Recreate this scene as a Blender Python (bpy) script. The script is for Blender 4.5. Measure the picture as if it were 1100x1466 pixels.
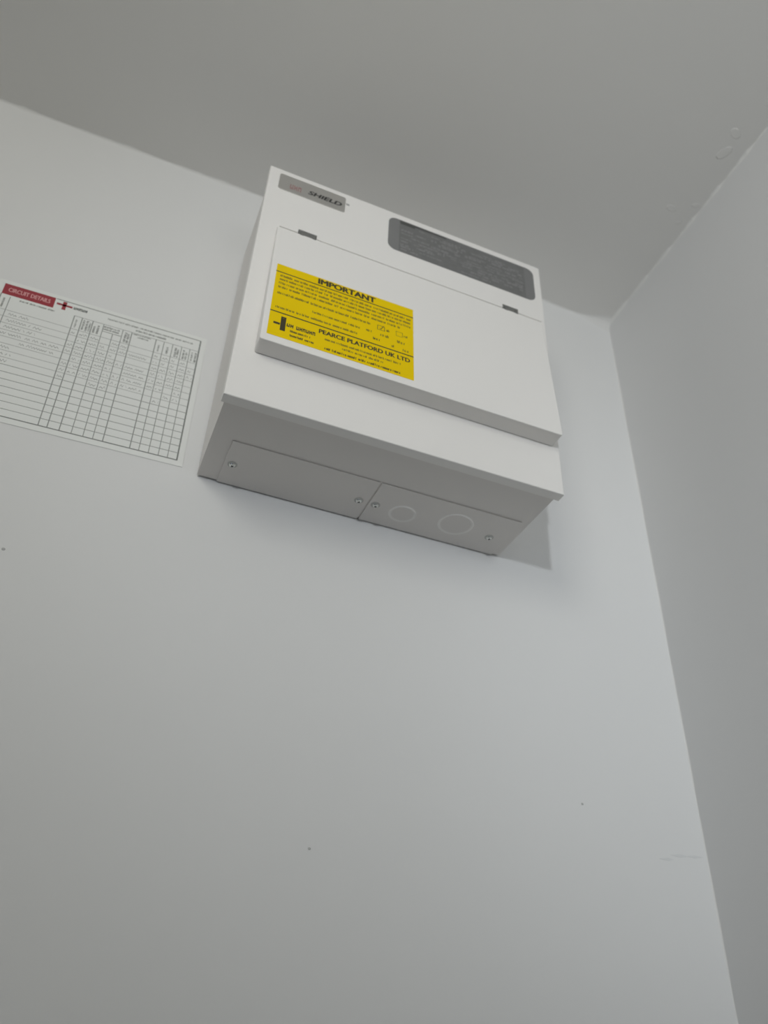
import bpy, bmesh, math, random
from mathutils import Vector, Matrix

for o in list(bpy.data.objects): bpy.data.objects.remove(o)
sc = bpy.context.scene
C = sc.collection
OZ = 1.842                      # height of the cabinet's bottom edge above the floor

# ------------------------------------------------------------------ camera
cam_d = bpy.data.cameras.new('camera'); cam = bpy.data.objects.new('camera', cam_d); C.objects.link(cam)
cam.location = (-0.066615, -0.787592, -0.586577 + OZ)
cam.rotation_mode = 'XYZ'
cam.rotation_euler = (2.197105, -0.031346, -0.390979)
cam_d.sensor_fit = 'VERTICAL'; cam_d.sensor_height = 24.0
cam_d.lens = 1194.17 / 1466 * 24.0
cam_d.clip_start = 0.02
cam_d.dof.use_dof = True
cam_d.dof.focus_distance = 0.80
cam_d.dof.aperture_fstop = 3.6
sc.camera = cam

# ------------------------------------------------------------------ world and lights
w = bpy.data.worlds.new('world'); sc.world = w; w.use_nodes = True
bg = w.node_tree.nodes['Background']
bg.inputs[0].default_value = (0.85, 0.95, 1.0, 1); bg.inputs[1].default_value = 0.015

def area(name, loc, target, size, power, col, sy=None):
    d = bpy.data.lights.new(name, 'AREA'); o = bpy.data.objects.new(name, d); C.objects.link(o)
    o.location = loc
    o.rotation_euler = (Vector(target) - Vector(loc)).to_track_quat('-Z', 'Y').to_euler()
    d.size = size; d.energy = power; d.color = col
    if sy: d.shape = 'RECTANGLE'; d.size_y = sy
    return o
def spot(name, loc, target, power, cone, rad, col):
    d = bpy.data.lights.new(name, 'SPOT'); o = bpy.data.objects.new(name, d); C.objects.link(o)
    o.location = loc; o.rotation_euler = (Vector(target) - Vector(loc)).to_track_quat('-Z', 'Y').to_euler()
    d.energy = power; d.spot_size = math.radians(cone); d.spot_blend = 1.0; d.shadow_soft_size = rad; d.color = col
    return o
spot('spot_lamp_left', (-0.78, -2.45, OZ - 0.07), (0.69, 0, OZ + 0.20), 57, 45, 0.05, (0.95, 1.0, 1.06))
spot('corner_fill_spot', (0.55, -2.3, OZ + 0.1), (0.82, 0, OZ - 0.14), 24, 31, 0.10, (0.93, 1.0, 1.07))  # unseen fill spot, added to brighten the back wall towards the corner
area('upper_left_fill', (-0.6, -1.4, 2.15), (-0.35, 0, 2.15), 0.5, 5.9, (1.0, 0.985, 0.91))  # warm fill added for the upper left wall, not a real lamp
area('low_left_fill', (-1.7, -2.2, 0.75), (0.2, 0, 1.1), 1.0, 2.6, (0.78, 0.93, 1.12))  # cool fill added to lift the lower left wall, no window there
area('ceiling_fill', (0.3, -1.6, 1.7), (0.65, -0.4, 2.4), 0.4, 1.6, (0.97, 1.0, 1.0))  # small fill added to lighten the ceiling, no window behind it

vs = sc.view_settings
vs.view_transform = 'Standard'; vs.look = 'None'; vs.gamma = 1; vs.use_curve_mapping = False
vs.exposure = -0.12

# ------------------------------------------------------------------ materials
def mat(name, col, rough=0.5, metal=0.0, bump=0.0, bscale=40.0, var=0.0, vscale=3.0, spec=0.5, dist=0.001):
    m = bpy.data.materials.new(name); m.use_nodes = True
    nt = m.node_tree; b = nt.nodes['Principled BSDF']
    b.inputs['Roughness'].default_value = rough
    b.inputs['Metallic'].default_value = metal
    b.inputs['Specular IOR Level'].default_value = spec
    tc = nt.nodes.new('ShaderNodeTexCoord')
    n = nt.nodes.new('ShaderNodeTexNoise'); n.inputs['Scale'].default_value = vscale; n.inputs['Detail'].default_value = 4
    nt.links.new(tc.outputs['Object'], n.inputs['Vector'])
    mx = nt.nodes.new('ShaderNodeMix'); mx.data_type = 'RGBA'
    mx.inputs[6].default_value = tuple(c * (1 - var) for c in col[:3]) + (1,)
    mx.inputs[7].default_value = tuple(min(1, c * (1 + var)) for c in col[:3]) + (1,)
    nt.links.new(n.outputs['Fac'], mx.inputs[0]); nt.links.new(mx.outputs[2], b.inputs['Base Color'])
    if bump:
        n2 = nt.nodes.new('ShaderNodeTexNoise'); n2.inputs['Scale'].default_value = bscale; n2.inputs['Detail'].default_value = 5
        nt.links.new(tc.outputs['Object'], n2.inputs['Vector'])
        bp = nt.nodes.new('ShaderNodeBump'); bp.inputs['Strength'].default_value = bump; bp.inputs['Distance'].default_value = dist
        nt.links.new(n2.outputs['Fac'], bp.inputs['Height']); nt.links.new(bp.outputs['Normal'], b.inputs['Normal'])
    return m

M = {}
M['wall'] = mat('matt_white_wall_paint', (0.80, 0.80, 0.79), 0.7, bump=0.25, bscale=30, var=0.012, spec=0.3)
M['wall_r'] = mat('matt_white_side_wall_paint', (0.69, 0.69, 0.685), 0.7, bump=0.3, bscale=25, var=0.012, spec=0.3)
M['ceil'] = mat('matt_white_ceiling_paint', (0.80, 0.79, 0.765), 0.8, bump=0.35, bscale=22, var=0.015, spec=0.25)
M['floor'] = mat('grey_floor', (0.35, 0.34, 0.33), 0.6, var=0.1, vscale=6)
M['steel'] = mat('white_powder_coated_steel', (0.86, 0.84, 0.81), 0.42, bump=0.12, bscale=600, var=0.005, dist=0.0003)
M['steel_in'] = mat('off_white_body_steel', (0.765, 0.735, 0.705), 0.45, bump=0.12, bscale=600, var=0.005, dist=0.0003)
M['dark'] = mat('dark_inside', (0.10, 0.10, 0.095), 0.6)
M['hinge'] = mat('grey_hinge_metal', (0.20, 0.20, 0.19), 0.5, metal=0.3)
M['zinc'] = mat('zinc_screw', (0.75, 0.76, 0.73), 0.22, metal=0.95, var=0.15, vscale=300)
M['washer'] = mat('dull_washer', (0.48, 0.48, 0.46), 0.45, metal=0.6)
M['recess'] = mat('screw_slot_dark', (0.03, 0.03, 0.03), 0.6)
M['yellow'] = mat('yellow_vinyl', (0.86, 0.61, 0.0), 0.55, var=0.03, vscale=25, spec=0.12)
M['ink'] = mat('black_ink', (0.045, 0.035, 0.012), 0.5)
M['ink_soft'] = mat('brown_fine_print', (0.20, 0.145, 0.008), 0.5)
M['silver'] = mat('brushed_silver_badge', (0.62, 0.605, 0.58), 0.38, metal=0.8, var=0.05, vscale=60)
M['badge_red'] = mat('faded_red_print', (0.42, 0.27, 0.26), 0.4, metal=0.3)
M['badge_ink'] = mat('badge_black_print', (0.03, 0.03, 0.03), 0.4)
M['label_grey'] = mat('dark_grey_label', (0.165, 0.165, 0.163), 0.5, var=0.16, vscale=140)
M['label_edge'] = mat('mid_grey_label_margin', (0.205, 0.205, 0.203), 0.5, var=0.05, vscale=40)
M['label_print'] = mat('light_grey_label_print', (0.245, 0.245, 0.242), 0.5)
M['label_dark'] = mat('charcoal_label_title', (0.075, 0.075, 0.072), 0.5)
M['paper'] = mat('white_paper', (0.86, 0.87, 0.845), 0.45, var=0.01, vscale=14, bump=0.3, bscale=7, dist=0.002)
M['rule'] = mat('grey_printed_rule', (0.28, 0.29, 0.27), 0.6)
M['rule_faint'] = mat('pale_printed_rule', (0.46, 0.47, 0.45), 0.6)
M['rule_bold'] = mat('dark_printed_border', (0.23, 0.24, 0.225), 0.6)
M['pencil'] = mat('grey_handwriting', (0.23, 0.24, 0.22), 0.6)
M['red'] = mat('dark_red_print', (0.36, 0.035, 0.05), 0.5)
M['redtext'] = mat('pale_text_on_red', (0.72, 0.36, 0.36), 0.5)
M['paperink'] = mat('black_print_on_paper', (0.07, 0.08, 0.07), 0.5)
M['speck'] = mat('grey_paint_speck', (0.50, 0.50, 0.49), 0.7)
M['scuff'] = mat('faint_scuff', (0.735, 0.74, 0.735), 0.7)
M['caulk'] = mat('painted_filler', (0.77, 0.765, 0.745), 0.75, bump=0.8, bscale=60, var=0.04, vscale=30)

# ------------------------------------------------------------------ mesh helpers
def obj(name, bm, mats, parent=None, smooth=False):
    me = bpy.data.meshes.new(name); bmesh.ops.recalc_face_normals(bm, faces=bm.faces)
    bm.to_mesh(me); bm.free()
    for m in (mats if isinstance(mats, (list, tuple)) else [mats]): me.materials.append(M[m])
    if smooth:
        for p in me.polygons: p.use_smooth = True
    o = bpy.data.objects.new(name, me); C.objects.link(o)
    if parent: o.parent = parent
    return o

def box(bm, a, b, bevel=0.0, seg=2):
    r = bmesh.ops.create_cube(bm, size=1)
    vs_ = r['verts']
    for v in vs_:
        v.co = Vector(((a[0] + b[0]) / 2 + v.co.x * (b[0] - a[0]), (a[1] + b[1]) / 2 + v.co.y * (b[1] - a[1]), (a[2] + b[2]) / 2 + v.co.z * (b[2] - a[2])))
    if bevel:
        es = list({e for v in vs_ for e in v.link_edges})
        bmesh.ops.bevel(bm, geom=es, offset=bevel, segments=seg, profile=0.5, affect='EDGES')

def hexa(bm, pts, bevel=0.0, seg=3):
    """8 corners: four at the back (y=0 side) then four in front, same winding"""
    v = [bm.verts.new(p) for p in pts]
    fs = [(0, 1, 2, 3), (7, 6, 5, 4), (0, 4, 5, 1), (1, 5, 6, 2), (2, 6, 7, 3), (3, 7, 4, 0)]
    for f in fs: bm.faces.new([v[i] for i in f])
    if bevel:
        es = list({e for q in v for e in q.link_edges})
        bmesh.ops.bevel(bm, geom=es, offset=bevel, segments=seg, profile=0.5, affect='EDGES')

def rrect(x0, z0, x1, z1, r, n=6):
    pts = []
    for cx, cz, a0 in ((x1 - r, z1 - r, 0), (x0 + r, z1 - r, 90), (x0 + r, z0 + r, 180), (x1 - r, z0 + r, 270)):
        for k in range(n + 1):
            a = math.radians(a0 + 90 * k / n)
            pts.append((cx + r * math.cos(a), cz + r * math.sin(a)))
    return pts

def slab(bm, pts, d0, d1, mi=0):
    """polygon (u, v) extruded along -y from depth d0 to d1 (towards the viewer)"""
    a = [bm.verts.new((u, -d0, v)) for u, v in pts]; b = [bm.verts.new((u, -d1, v)) for u, v in pts]
    f = [bm.faces.new(a), bm.faces.new(b)]
    n = len(pts)
    for i in range(n): f.append(bm.faces.new((a[i], a[(i + 1) % n], b[(i + 1) % n], b[i])))
    for q in f: q.material_index = mi

def rect(bm, x0, z0, x1, z1, d, mi=0):
    v = [bm.verts.new(p) for p in ((x0, -d, z0), (x1, -d, z0), (x1, -d, z1), (x0, -d, z1))]
    f = bm.faces.new(v); f.material_index = mi; return v

def quad(bm, pts, d, mi=0):
    f = bm.faces.new([bm.verts.new((x, -d, z)) for x, z in pts]); f.material_index = mi

def text(bm, s, x0, z0, x1, z1, d, mi=0, bold=0.0, shear=0.0):
    """flat print filling exactly the rectangle x0..x1, z0..z1"""
    cu = bpy.data.curves.new('t', 'FONT'); cu.body = s; cu.size = 1.0; cu.shear = shear
    cu.resolution_u = 3; cu.fill_mode = 'FRONT'
    to = bpy.data.objects.new('t', cu); C.objects.link(to)
    dg = bpy.context.evaluated_depsgraph_get(); dg.update()
    me = bpy.data.meshes.new_from_object(to.evaluated_get(dg))
    xs = [v.co.x for v in me.vertices]; ys = [v.co.y for v in me.vertices]
    ax, bx_, ay, by = min(xs), max(xs), min(ys), max(ys)
    vv = [bm.verts.new((x0 + (v.co.x - ax) / (bx_ - ax) * (x1 - x0), -d, z0 + (v.co.y - ay) / (by - ay) * (z1 - z0))) for v in me.vertices]
    sets = [vv]
    for k, (ox, oy) in enumerate(((1, 0), (-1, 0), (0, 1), (0, -1)) if bold else ()):
        sets.append([bm.verts.new((v.co.x + ox * bold * (z1 - z0), v.co.y - 0.000006 * (k + 1), v.co.z + oy * bold * 0.6 * (z1 - z0))) for v in vv])
    for st_ in sets:
        for p in me.polygons:
            try:
                f = bm.faces.new([st_[i] for i in p.vertices]); f.material_index = mi
            except ValueError: pass
    bpy.data.objects.remove(to); bpy.data.curves.remove(cu); bpy.data.meshes.remove(me)

rnd = random.Random(7)
def fine(bm, x0, x1, z, h, d, mi=0, dens=0.62, slope=0.0, word=(3, 9), vert=False):
    """unreadable fine print: words of tiny letter strokes of x-height h along x (or along z when vert)"""
    def put(a0, b0, a1, b1):
        if vert: rect(bm, z + b0, a0, z + b1, a1, d, mi)
        else: rect(bm, a0, z + b0 + slope * (a0 - x0), a1, z + b1 + slope * (a0 - x0), d, mi)
    x = x0; lw = h * 0.62
    while x < x1 - lw:
        for k in range(rnd.randint(*word)):
            if x > x1 - lw: break
            t = h * 0.26; top = h * (1.35 if rnd.random() < 0.25 else 1.0)
            kind = rnd.random()
            put(x, 0, x + t, top)
            if kind < dens: put(x + lw * 0.62, 0, x + lw * 0.62 + t * 0.8, h)
            if kind > 0.2: put(x + t, h * 0.8, x + lw * 0.62, h)
            if kind < 0.6: put(x + t, 0, x + lw * 0.62, h * 0.2)
            x += lw
        x += lw * 0.7

def tag(o, label, cat, group=None):
    o['label'] = label; o['category'] = cat
    if group: o['group'] = group

def empty(name, loc, rot=(0, 0, 0)):
    o = bpy.data.objects.new(name, None); C.objects.link(o); o.location = loc; o.rotation_euler = rot
    o.empty_display_size = 0.05
    return o

# ------------------------------------------------------------------ the room
XC, ZC = 0.6479, 0.5578 + OZ          # right corner, ceiling height
ANG = -0.01544
def struct(name, bm, m, parent=None, smooth=False):
    o = obj(name, bm, m, parent, smooth)
    if not parent: o['kind'] = 'structure'
    return o
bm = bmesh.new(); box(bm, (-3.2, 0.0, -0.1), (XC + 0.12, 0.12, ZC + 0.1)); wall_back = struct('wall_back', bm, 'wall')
bm = bmesh.new()
L = 3.2; ex, ey = XC + math.sin(ANG) * L, -math.cos(ANG) * L
hexa(bm, [(XC, 0, 0), (XC + 0.12, 0, 0), (XC + 0.12, 0, ZC), (XC, 0, ZC), (ex, ey, 0), (ex + 0.12, ey, 0), (ex + 0.12, ey, ZC), (ex, ey, ZC)])
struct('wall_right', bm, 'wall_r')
bm = bmesh.new(); box(bm, (-3.2, -L, ZC), (XC + 0.12, 0.0, ZC + 0.1)); struct('ceiling', bm, 'ceil')
bm = bmesh.new(); box(bm, (-3.2, -L, -0.1), (XC + 0.12, 0.0, 0.0)); struct('floor', bm, 'floor')

# hand-filled joints: an uneven quarter-round of painted filler along each ceiling edge and the corner
def fillet(name, P, Q, n1, n2, rfun, n=160):
    """P->Q edge; n1, n2 point from the edge along the two surfaces"""
    bm = bmesh.new(); rows = []
    for i in range(n + 1):
        t = i / n; p = P.lerp(Q, t); r = rfun(t)
        row = [bm.verts.new(p - 0.002 * (n1 + n2))]
        for k in range(6):
            a = k / 5 * math.pi / 2
            q = p + n1 * r * (1 - math.sin(a)) + n2 * r * (1 - math.cos(a))
            row.append(bm.verts.new(q))
        rows.append(row)
    for i in range(n):
        for k in range(7):
            a, b = rows[i], rows[i + 1]
            bm.faces.new((a[k], a[(k + 1) % 7], b[(k + 1) % 7], b[k]))
    bm.faces.new(rows[0]); bm.faces.new(rows[-1])
    return struct(name, bm, 'caulk', smooth=False)
def wob(seed, base, amp, f):
    r = random.Random(seed); ph = [r.uniform(0, 6.28) for _ in range(5)]
    return lambda t: max(0.0006, base + amp * sum(math.sin(f * (k + 1) * 1.37 * t + ph[k]) / (k + 1) for k in range(5)) / 2)
E0 = Vector((XC, 0, ZC)); dirR = Vector((math.sin(ANG), -math.cos(ANG), 0))
wa = wob(3, 0.003, 0.0022, 60)
fillet('trim_1', E0.copy(), Vector((-1.2, 0, ZC)), Vector((0, 0, -1)), Vector((0, -1, 0)), lambda t: wa(t) + 0.016 * math.exp(-(t * 1.85 / 0.035) ** 2))
wb = wob(5, 0.0028, 0.0032, 90)
fillet('trim_2', E0.copy(), E0 + dirR * 1.2, Vector((0, 0, -1)), Vector((-1, 0, 0)), lambda t: wb(t) + 0.004 * math.exp(-(t * 1.2 / 0.03) ** 2))
wc = wob(9, 0.0016, 0.0008, 30)
fillet('trim_3', E0.copy(), Vector((XC, 0, ZC - 1.3)), Vector((0, -1, 0)), Vector((-1, 0, 0)), wc)

def plaster_lumps():
    bm = bmesh.new(); r = random.Random(12)
    for i in range(7):
        s = r.uniform(0.004, 0.012)
        t = r.uniform(0.02, 0.55); off = r.uniform(0.004, 0.05)
        c = E0 + dirR * t + Vector((-off, 0, 0))
        mm = Matrix.Translation(c) @ Matrix.Rotation(r.uniform(0, 3), 4, 'Z') @ Matrix.Diagonal((s * 1.3, s * 0.8, 0.00014, 1))
        bmesh.ops.create_icosphere(bm, subdivisions=2, radius=1, matrix=mm)
    o = struct('trim_4', bm, 'ceil', smooth=True); return o
plaster_lumps()

# marks on the back wall, raised paint specks and a scuff (parts of the wall)
for x, z, r_ in ((0.4863, -0.3001, 0.0016), (0.1752, -0.3858, 0.0016), (-0.1649, -0.1442, 0.0020)):
    bm = bmesh.new()
    bmesh.ops.create_uvsphere(bm, u_segments=10, v_segments=6, radius=1, matrix=Matrix.Translation((x, 0, z + OZ)) @ Matrix.Diagonal((r_, 0.0006, r_ * 0.8, 1)))
    obj('speck', bm, 'speck', wall_back, True)
bm = bmesh.new(); r = random.Random(4)
for (a, b, zz) in ((0.581, 0.600, -0.3462), (0.596, 0.622, -0.3405), (0.620, 0.642, -0.3390)):
    n = 10; up, lo = [], []
    for k in range(n + 1):
        x = a + (b - a) * k / n; t = 0.0015 * math.sin(math.pi * k / n) * r.uniform(0.6, 1.1) + 0.0001
        up.append((x, zz + OZ + t + 0.05 * (x - a))); lo.append((x, zz + OZ - t + 0.05 * (x - a)))
    slab(bm, up + lo[::-1], -0.0002, 0.00025)
obj('scuff_mark', bm, 'scuff', wall_back)

# ------------------------------------------------------------------ consumer unit
D, HC, WC, INS = 0.15224, 0.4087, 0.400, 0.0037
unit = empty('fuse_box', (0, 0, OZ), (0, 0.006353, 0))
tag(unit, 'white metal fuse box with lift-up door mounted high on the wall', 'fuse box')

# body: the deep steel case against the wall
bm = bmesh.new(); t = 0.0014
yb = -0.0034
box(bm, (INS, -D + 0.004, INS), (INS + t, yb, HC - INS))
box(bm, (WC - INS - t, -D + 0.004, INS), (WC - INS, yb, HC - INS))
box(bm, (INS + t, -D + 0.004, HC - INS - t), (WC - INS - t, yb, HC - INS))
box(bm, (INS + t, -D + 0.004, INS), (WC - INS - t, yb, INS + t))
box(bm, (INS + t, yb - 0.0014, INS + t), (WC - INS - t, yb, HC - INS - t))
box(bm, (0.012, yb - 0.0004, 0.016), (WC - 0.012, -0.0002, HC - 0.012))
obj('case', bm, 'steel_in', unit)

# cover: a shallow tray with flanges and two slots for the door hinges
slots = ((0.0487, 0.0730), (0.3350, 0.3590)); SZ0, SZ1 = 0.2885, 0.3002
DL0, DR0 = 0.0250, 0.3950
def cover_mesh():
    bm = bmesh.new(); tk = 0.0015; fl = 0.0130
    G0, G1 = 0.2912, 0.2934
    xs = [0, DL0, slots[0][0], slots[0][1], slots[1][0], slots[1][1], DR0, WC]; zs = [0, G0, G1, SZ1, HC]
    hole = {(i, 1) for i in range(1, 6)} | {(2, 2), (4, 2)}
    F = {}
    def V(x, y, z):
        k = (round(x, 6), round(y, 6), round(z, 6))
        if k not in F: F[k] = bm.verts.new(k)
        return F[k]
    def fc(*p): 
        vs2 = [V(*q) for q in p]; return bm.faces.new(vs2)
    for y in (-D, -D + tk):
        for i in range(7):
            for j in range(4):
                if (i, j) in hole: continue
                fc((xs[i], y, zs[j]), (xs[i + 1], y, zs[j]), (xs[i + 1], y, zs[j + 1]), (xs[i], y, zs[j + 1]))
    y0, y1 = -D, -D + tk
    for (i, j) in hole:
        a, b, c, d = xs[i], xs[i + 1], zs[j], zs[j + 1]
        if (i, j - 1) not in hole: fc((a, y0, c), (b, y0, c), (b, y1, c), (a, y1, c))
        if (i, j + 1) not in hole: fc((a, y0, d), (b, y0, d), (b, y1, d), (a, y1, d))
        if (i - 1, j) not in hole: fc((a, y0, c), (a, y0, d), (a, y1, d), (a, y1, c))
        if (i + 1, j) not in hole: fc((b, y0, c), (b, y0, d), (b, y1, d), (b, y1, c))
    for i in range(7):
        for z in (0, HC): fc((xs[i], y0, z), (xs[i + 1], y0, z), (xs[i + 1], y1, z), (xs[i], y1, z))
    for j in range(4):
        for x in (0, WC): fc((x, y0, zs[j]), (x, y0, zs[j + 1]), (x, y1, zs[j + 1]), (x, y1, zs[j]))
    bmesh.ops.recalc_face_normals(bm, faces=bm.faces)
    es = [e for e in bm.edges if all(abs(v.co.y + D) < 1e-6 for v in e.verts) and (all(abs(v.co.x) < 1e-6 for v in e.verts) or all(abs(v.co.x - WC) < 1e-6 for v in e.verts) or all(abs(v.co.z) < 1e-6 for v in e.verts) or all(abs(v.co.z - HC) < 1e-6 for v in e.verts))]
    bmesh.ops.bevel(bm, geom=es, offset=0.0012, segments=3, profile=0.5, affect='EDGES')
    yb = -D + fl
    for a, b in ((DL0 - 0.002, slots[0][0]), (slots[0][1], slots[1][0]), (slots[1][1], DR0 + 0.002)):
        box(bm, (a, -D + tk, G0 - 0.003), (b, -D + tk + 0.001, G1 + 0.003))
    box(bm, (0, -D + tk, 0), (tk, yb, HC)); box(bm, (WC - tk, -D + tk, 0), (WC, yb, HC))
    box(bm, (tk, -D + tk, 0), (WC - tk, yb, tk)); box(bm, (tk, -D + tk, HC - tk), (WC - tk, yb, HC))
    return bm
cover = obj('cover', cover_mesh(), 'steel', unit)
for a, b in slots:
    bm = bmesh.new()
    box(bm, (a + 0.0006, -D + 0.0006, SZ0), (b - 0.0006, -D + 0.0030, SZ1 - 0.001), 0.0003)
    box(bm, (a + 0.003, -D - 0.0006, SZ0 - 0.002), (a + 0.008, -D + 0.002, SZ1 - 0.004), 0.0003)
    box(bm, (b - 0.005, -D - 0.0006, SZ0 - 0.002), (b - 0.001, -D + 0.002, SZ1 - 0.004), 0.0003)
    h = obj('hinge', bm, 'hinge', unit)
    h['label'] = 'dark grey hinge tab in its slot'

# wedge-shaped door
DL, DR, DB, DT, DD, DDT = 0.0222, 0.3912, 0.0690, 0.2853, 0.0229, 0.0053
bm = bmesh.new()
g = 0.0010
hexa(bm, [(DL, -D - g, DB), (DR, -D - g, DB), (DR, -D - g, DT), (DL, -D - g, DT),
          (DL, -D - DD, DB), (DR, -D - DD, DB), (DR, -D - DDT, DT), (DL, -D - DDT, DT)])
bm.verts.ensure_lookup_table()
def edge_sel(test): return [e for e in bm.edges if all(test(v.co) for v in e.verts)]
top = [e for e in bm.edges if all(abs(v.co.z - DT) < 1e-5 and v.co.y < -D - 0.003 for v in e.verts)]
bmesh.ops.bevel(bm, geom=top, offset=0.0034, segments=5, profile=0.5, affect='EDGES')
# rounded lower rear corners of the two side skirts, then a small radius on every edge
low = [e for e in bm.edges if all(abs(v.co.z - DB) < 1e-5 for v in e.verts) and (all(abs(v.co.x - DL) < 1e-5 for v in e.verts) or all(abs(v.co.x - DR) < 1e-5 for v in e.verts))]
bmesh.ops.bevel(bm, geom=low, offset=0.0030, segments=4, profile=0.5, affect='EDGES')
es = [e for e in bm.edges if e.calc_face_angle(0) > math.radians(50) and not all(abs(v.co.y + D + g) < 1e-5 for v in e.verts)]
bmesh.ops.bevel(bm, geom=es, offset=0.0010, segments=3, profile=0.5, affect='EDGES')
door = obj('door', bm, 'steel', unit)

# a flat frame lying on the door's sloping face: u along x, v up the slope
SL = math.hypot(DT - DB, DD - DDT)
tilt = math.atan2(DD - DDT, DT - DB)
door_frame = Matrix.Translation((0, -D - DD, DB)) @ Matrix.Rotation(-tilt, 4, 'X')

def st(v): return v / 1000.0
bm = bmesh.new()
slab(bm, [(st(28.5), st(10.8)), (st(199.2), st(10.8)), (st(200.4), st(141.6)), (st(28.9), st(139.8))], 0.0001, 0.0003, 0)
d = 0.00036
rect(bm, st(28.6), st(124.6), st(200.1), st(126.2), d, 1)
rect(bm, st(28.6), st(50.8), st(199.4), st(52.6), d, 1)
text(bm, 'IMPORTANT', st(79.5), st(128.6), st(150.8), st(138.4), d + 0.00003, 1, 0.07)
for v, a, b in ((117.0, 34, 197), (110.2, 34, 197), (103.0, 33.6, 196.5), (95.6, 33.6, 184), (84.3, 33.4, 146)):
    fine(bm, st(a), st(b), st(v), st(3.1), d, 2, word=(3, 10))
fine(bm, st(75.5), st(134), st(70.3), st(2.9), d, 2)
fine(bm, st(33.5), st(132), st(58.6), st(2.9), d, 2)
def ring(bm, x0, z0, x1, z1, t, d, mi):
    rect(bm, x0, z0, x1, z0 + t, d, mi); rect(bm, x0, z1 - t, x1, z1, d, mi)
    rect(bm, x0, z0 + t, x0 + t, z1 - t, d, mi); rect(bm, x1 - t, z0 + t, x1, z1 - t, d, mi)
ring(bm, st(154), st(80.5), st(163.5), st(89), st(0.8), d, 2)
quad(bm, [(st(156), st(85)), (st(158), st(82.3)), (st(159), st(82.3)), (st(158), st(83.6))], d + 0.00004, 1)
quad(bm, [(st(158), st(82.3)), (st(159), st(82.3)), (st(162.8), st(89.8)), (st(161.6), st(89.8))], d + 0.00004, 1)
fine(bm, st(165.5), st(172), st(82), st(3.0), d, 1, word=(2, 4))
ring(bm, st(177.5), st(80.5), st(186), st(89), st(0.6), d, 2)
fine(bm, st(187.5), st(194.5), st(82), st(3.0), d, 2, word=(2, 4))
fine(bm, st(140.5), st(150), st(71.0), st(3.4), d, 2, word=(1, 3))
fine(bm, st(158), st(170), st(70.4), st(3.6), d, 2, word=(2, 3))
fine(bm, st(179), st(190), st(68.0), st(3.6), d, 2, word=(1, 3))
fine(bm, st(149), st(159), st(60.0), st(3.2), d, 1, word=(2, 3))
fine(bm, st(172), st(178), st(57.0), st(3.2), d, 2, word=(1, 2))
fine(bm, st(186), st(196), st(56.0), st(3.2), d, 2, word=(1, 3))
# emblem: an upright bar crossed by a line, a short word in bold strokes after it
rect(bm, st(34.0), st(30.6), st(41.2), st(34.2), d, 1)
rect(bm, st(41.8), st(22.4), st(47.6), st(46.2), d, 1)
rect(bm, st(43.6), st(43.2), st(45.6), st(44.2), d + 0.00003, 2)
def blocks(bm, x0, x1, z0, z1, n, d, mi, gap=0.16):
    w_ = (x1 - x0) / n
    for k in range(n):
        a = x0 + k * w_; b = a + w_ * (1 - gap)
        rect(bm, a, z0, a + w_ * 0.28, z1, d, mi); rect(bm, b - w_ * 0.28, z0, b, z1, d, mi)
        if k % 3 == 0: rect(bm, a + w_ * 0.28, z0, b - w_ * 0.28, z0 + (z1 - z0) * 0.35, d, mi)
        if k % 3 == 1: rect(bm, a + w_ * 0.28, z0 + (z1 - z0) * 0.35, b - w_ * 0.28, z0 + (z1 - z0) * 0.72, d, mi)
        if k % 3 == 2: rect(bm, a + w_ * 0.28, z0 + (z1 - z0) * 0.65, b - w_ * 0.28, z1, d, mi)
blocks(bm, st(48.8), st(57.0), st(32.0), st(37.6), 2, d, 1)
blocks(bm, st(59.6), st(82.0), st(31.4), st(37.4), 6, d, 1)
fine(bm, st(53.2), st(77.0), st(24.4), st(2.8), d, 1, word=(12, 13))
fine(bm, st(53.4), st(81.6), st(17.2), st(2.8), d, 1, word=(9, 10))
text(bm, 'PEARCE PLATFORD UK LTD', st(85.5), st(39.2), st(194.6), st(46.2), d + 0.00003, 1, 0.055)
fine(bm, st(92.6), st(184), st(30.0), st(2.8), d, 2)
fine(bm, st(113), st(164), st(23.0), st(2.8), d, 2)
fine(bm, st(93), st(184), st(14.4), st(3.0), d, 1, word=(4, 9))
stk = obj('warning_sticker', bm, ['yellow', 'ink', 'ink_soft'], door)
stk.matrix_local = door_frame
stk['label'] = 'yellow sticker headed IMPORTANT'

# silver badge on the cover, top left
bm = bmesh.new(); d = D
slab(bm, rrect(0.0140, 0.3668, 0.1045, 0.3990, 0.0030), d + 0.00002, d + 0.0007, 0)
text(bm, 'SHIELD', 0.0540, 0.3768, 0.0995, 0.3846, d + 0.00078, 1, 0.08, 0.25)
blocks(bm, 0.0290, 0.0450, 0.3735, 0.3835, 3, d + 0.00078, 2)
bdg = obj('badge', bm, ['silver', 'badge_ink', 'badge_red'], cover)
bdg['label'] = 'silver badge reading SHIELD'
bm = bmesh.new(); text(bm, 'TM', 0.1055, 0.3850, 0.1098, 0.3885, D + 0.00006, 0, 0.08)
obj('trademark_print', bm, 'label_edge', cover)

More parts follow.
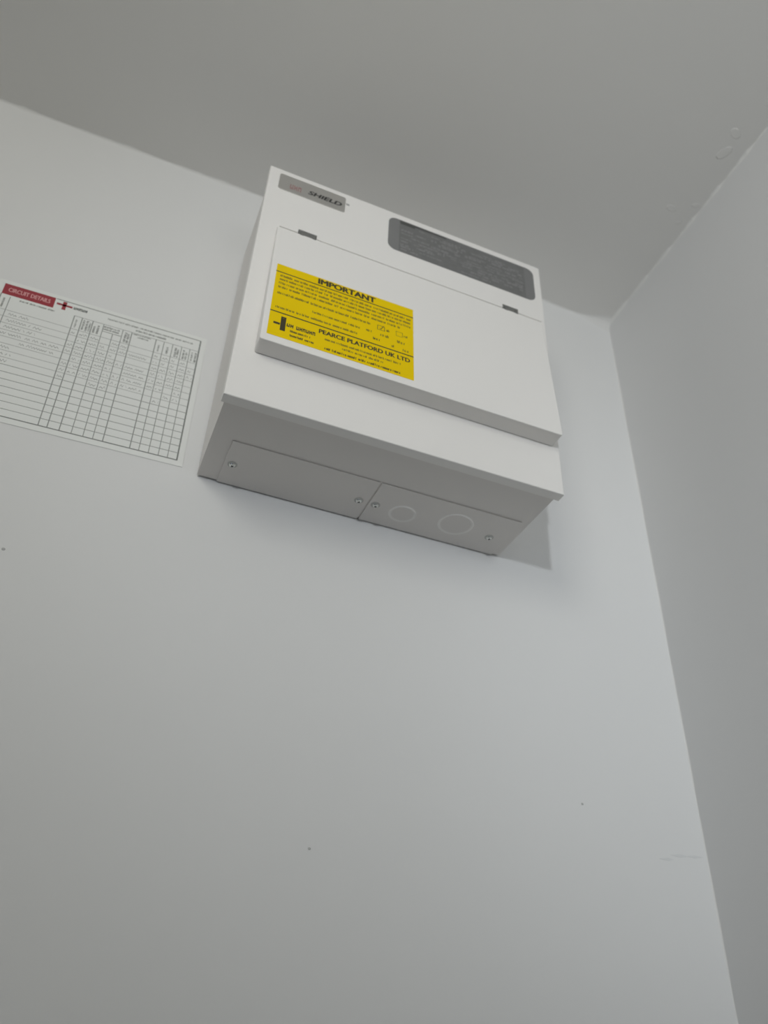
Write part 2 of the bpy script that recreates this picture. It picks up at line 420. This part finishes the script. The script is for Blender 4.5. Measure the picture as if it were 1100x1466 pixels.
# dark grey printed label, top right
bm = bmesh.new()
slab(bm, rrect(0.1670, 0.3300, 0.3885, 0.3975, 0.0115), D + 0.00002, D + 0.0004, 0)
d = D + 0.00046
rect(bm, 0.1825, 0.3312, 0.3735, 0.3963, d, 1)
rect(bm, 0.1830, 0.3925, 0.2520, 0.3958, d + 0.00004, 3)
rect(bm, 0.1835, 0.3890, 0.2050, 0.3925, d + 0.00004, 3)
for k in range(10):
    x = 0.1850; z = 0.3855 - k * 0.0056
    while x < 0.366:
        ln = rnd.uniform(0.008, 0.034)
        if rnd.random() < 0.72: fine(bm, x, min(0.371, x + ln), z + rnd.uniform(-0.0016, 0.0016), rnd.choice((0.0022, 0.0028, 0.0036)), d + 0.00004, 2, word=(2, 7))
        x += ln + rnd.uniform(0.002, 0.010)
lb = obj('instruction_label', bm, ['label_edge', 'label_grey', 'label_print', 'label_dark'], cover)
lb['label'] = 'dark grey label with rounded corners and tiny print'

# gland plates under the case, with screws and knock-outs
def plate(x0, x1, y0, y1, knocks, screws, lab):
    bm = bmesh.new()
    z0, z1 = INS - 0.0013, INS
    box(bm, (x0, y0, z0), (x1, y1, z1), 0.0003, 1)
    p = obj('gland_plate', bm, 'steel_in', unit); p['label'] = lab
    for (cx, cy, r_) in knocks:
        bm = bmesh.new(); n = 48
        prof = [(r_ - 0.0034, 0.0), (r_ - 0.0014, -0.00095), (r_ - 0.0002, -0.0001), (r_, 0.0)]
        rows = []
        for i in range(n):
            a = 2 * math.pi * i / n
            rows.append([bm.verts.new((cx + rr * math.cos(a), cy + rr * math.sin(a), z0 + zz * (0.15 + 1.2 * max(0.0, -math.sin(a))))) for rr, zz in prof])
        for i in range(n):
            for k in range(4):
                bm.faces.new((rows[i][k], rows[i][(k + 1) % 4], rows[(i + 1) % n][(k + 1) % 4], rows[(i + 1) % n][k]))
        obj('knockout', bm, 'steel', p)
    for (sx, sy) in screws:
        bm = bmesh.new(); n = 20
        prof = [(0.0056, 0.0), (0.0056, -0.0004), (0.0038, -0.0008), (0.0037, -0.0014), (0.0030, -0.0024), (0.0016, -0.0029), (0.0, -0.0030)]
        rows = []
        for i in range(n):
            a = 2 * math.pi * i / n
            rows.append([bm.verts.new((sx + rr * math.cos(a), sy + rr * math.sin(a), z0 + zz)) for rr, zz in prof[:-1]])
        tip = bm.verts.new((sx, sy, z0 - 0.0030))
        for i in range(n):
            for k in range(5): bm.faces.new((rows[i][k], rows[i][k + 1], rows[(i + 1) % n][k + 1], rows[(i + 1) % n][k]))
            bm.faces.new((rows[i][5], tip, rows[(i + 1) % n][5]))
        for f in bm.faces:
            if all((Vector((v.co.x - sx, v.co.y - sy)).length) > 0.0036 for v in f.verts): f.material_index = 2
        rot = rnd.uniform(0, 1.5)
        for q in (0, math.pi / 2):
            mm = Matrix.Translation((sx, sy, z0 - 0.00285)) @ Matrix.Rotation(rot + q, 4, 'Z') @ Matrix.Diagonal((0.0036, 0.0009, 0.0006, 1))
            r0 = bmesh.ops.create_cube(bm, size=1, matrix=mm)
            for v in r0['verts']:
                for f in v.link_faces: f.material_index = 1
        s = obj('screw', bm, ['zinc', 'recess', 'washer'], p); s['label'] = 'zinc cross-head screw'
plate(0.0270, 0.2010, -0.0805, -0.0022, [], [(0.0365, -0.0405), (0.1900, -0.0385)], 'blank left gland plate')
plate(0.2030, 0.3860, -0.0805, -0.0022, [(0.2475, -0.0350, 0.0170), (0.3150, -0.0430, 0.0222)], [(0.2113, -0.0385), (0.3648, -0.0360)], 'right gland plate with two round knock-outs')

# ------------------------------------------------------------------ circuit chart taped to the wall
TH = math.radians(1.1)
chart = empty('circuit_chart', (-0.0217, 0, OZ + 0.0185), (0, -TH, 0))
tag(chart, 'white printed circuit details sheet with red header on the wall left of the fuse box', 'paper chart')
def ch(name, bm, m): return obj(name, bm, m, chart)
bm = bmesh.new()
nx, nz = 24, 20; x0, x1, z0, z1 = -0.2445, 0.0075, -0.0080, 0.2035
g = [[None] * (nz + 1) for _ in range(nx + 1)]
for s_, dd_ in ((0, 0.0003), (1, 0.0006)):
    for i in range(nx + 1):
        for j in range(nz + 1):
            g[i][j] = bm.verts.new((x0 + (x1 - x0) * i / nx, -dd_, z0 + (z1 - z0) * j / nz))
    for i in range(nx):
        for j in range(nz): bm.faces.new((g[i][j], g[i + 1][j], g[i + 1][j + 1], g[i][j + 1]))
    if s_ == 0: g0 = [r_[:] for r_ in g]
per = [(i, 0) for i in range(nx)] + [(nx, j) for j in range(nz)] + [(i, nz) for i in range(nx, 0, -1)] + [(0, j) for j in range(nz, 0, -1)]
for k in range(len(per)):
    a, b = per[k], per[(k + 1) % len(per)]
    bm.faces.new((g0[a[0]][a[1]], g0[b[0]][b[1]], g[b[0]][b[1]], g[a[0]][a[1]]))
ch('sheet', bm, 'paper')
d = 0.00066
U = lambda v: v / 1000.0
bm = bmesh.new()
T = 0.00042
# frame and columns
LB = -237.5
for (a, b, c_, e_) in ((LB, -0.6, 0.8, 0.8), ):
    rect(bm, U(LB), U(-0.8), U(0.6), U(0.6), d, 1)
rect(bm, U(-178), U(196.3), U(0.6), U(197.5), d, 0)
rect(bm, U(-0.8), U(0), U(0.8), U(197.5), d, 1)
rect(bm, U(LB - 0.7), U(0), U(LB + 0.5), U(180), d, 1)
cols = [-226.8, -152.8, -143.4, -130.6, -117.7, -105.1, -94.5, -83.6, -53.7, -43.6, -32.7, -21.5, -11.0]
for i, c_ in enumerate(cols):
    wd = 0.55 if i in (1, 2, 3, 7, 8) else 0.42
    rect(bm, U(c_ - wd), U(0), U(c_ + wd), U(177.5 if i not in (5,) else 166), d + 0.00002, 0)
rect(bm, U(-152.8), U(177.0), U(0), U(177.9), d, 2)
RH = 10.35
for k in range(15):
    z = 155.2 - RH * k
    rect(bm, U(LB), U(z - 0.38), U(0), U(z + 0.38), d, 2 if k < 8 else 0)
rect(bm, U(-117.7), U(165), U(-94.5), U(165.9), d, 0)
ch('table_grid', bm, ['rule', 'rule_bold', 'rule_faint'])
# red title band
bm = bmesh.new()
slab(bm, [(U(LB), U(180)), (U(-179), U(180)), (U(-179), U(197.5)), (U(LB), U(197.5))], 0.0006, 0.00072, 0)
text(bm, 'CIRCUIT DETAILS', U(-231.5), U(185.6), U(-184), U(192.2), 0.00078, 1, 0.04)
tb = ch('title_band', bm, ['red', 'redtext']); tb['label'] = 'dark red band reading CIRCUIT DETAILS'
# emblem beside the band
bm = bmesh.new()
rect(bm, U(-176.5), U(187.8), U(-158.0), U(191.0), d, 0)
rect(bm, U(-169.6), U(181.6), U(-165.2), U(195.4), d, 0)
blocks(bm, U(-156.5), U(-140.0), U(187.4), U(191.6), 5, d, 1)
lg = ch('emblem', bm, ['red', 'paperink']); lg['label'] = 'red cross-shaped emblem with small black lettering'
# printing and handwriting
bm = bmesh.new()
fine(bm, U(-216), U(-175), U(174.0), U(2.2), d, 0)
fine(bm, U(-115), U(-8), U(187.0), U(2.2), d, 0)
fine(bm, U(-80), U(-40), U(181.0), U(2.6), d, 0)
fine(bm, U(-82), U(-60), U(174.5), U(2.0), d, 0)
fine(bm, U(-76), U(-62), U(170.5), U(2.0), d, 0)
fine(bm, U(-117), U(-98), U(172.0), U(2.6), d, 0)
fine(bm, U(-117), U(-98), U(168.2), U(2.2), d, 0)
for (u, a, b, h) in ((-233.5, 158, 175, 2.0), (-150.0, 158, 173, 1.6), (-141.5, 158, 175, 2.0), (-137.5, 157, 176, 2.2), (-134.0, 158, 174, 2.0), (-128.5, 158, 172, 2.2), (-124.0, 158, 173, 2.2),
                     (-91.5, 157, 176, 2.4), (-88.0, 157, 174, 2.2), (-50.0, 158, 170, 1.8), (-39.5, 158, 171, 2.4), (-29.2, 157, 173, 2.4), (-26.0, 157, 172, 2.0),
                     (-19.0, 157, 173, 2.2), (-15.5, 157, 172, 2.2), (-8.5, 158, 174, 1.8), (-4.0, 157, 175, 2.2)):
    fine(bm, U(a), U(b), U(u), U(h), d, 0, vert=True)
ch('printed_lettering', bm, 'rule')
def scribble(bm, x, x1, z, h, r):
    px, pz = x, z
    while px < x1:
        qx = px + r.uniform(0.7, 1.3) * h * 0.45; qz = z + (h if pz < z + h * 0.5 else 0) * r.uniform(0.55, 1.1)
        t_ = U(0.45)
        quad(bm, [(px, pz - t_), (qx, qz - t_), (qx, qz + t_), (px, pz + t_)], d + 0.00003, 0)
        px, pz = qx, qz
        if r.random() < 0.14: px += h * 0.7
bm = bmesh.new(); r = random.Random(21)
for k, segs in enumerate([[(-222, -200)], [(-222, -196), (-192, -182)], [(-222, -188)], [(-225, -202), (-196, -160)], [(-200, -163)], [(-224, -206)], [(-224, -205)], [(-224, -207)]]):
    for a, b in segs: scribble(bm, U(a), U(b), U(155.2 - RH * (k + 1) + 3.4), U(3.6), r)
cc = cols[1:] + [0.0]
for k in range(8):
    for j in range(12):
        if j == 7 and k > 5: continue
        if r.random() < 0.22 or (j > 10 and k > 2): continue
        a, b = cc[j], cc[j + 1]
        if j == 6: scribble(bm, U(a + 2), U(b - 3 - 5 * r.random()), U(155.2 - RH * (k + 1) + 3.2), U(3.2), r)
        else: scribble(bm, U(a + 1.8), U(b - 2.4), U(155.2 - RH * (k + 1) + 3.0), U(3.6), r)
ch('handwriting', bm, 'pencil')
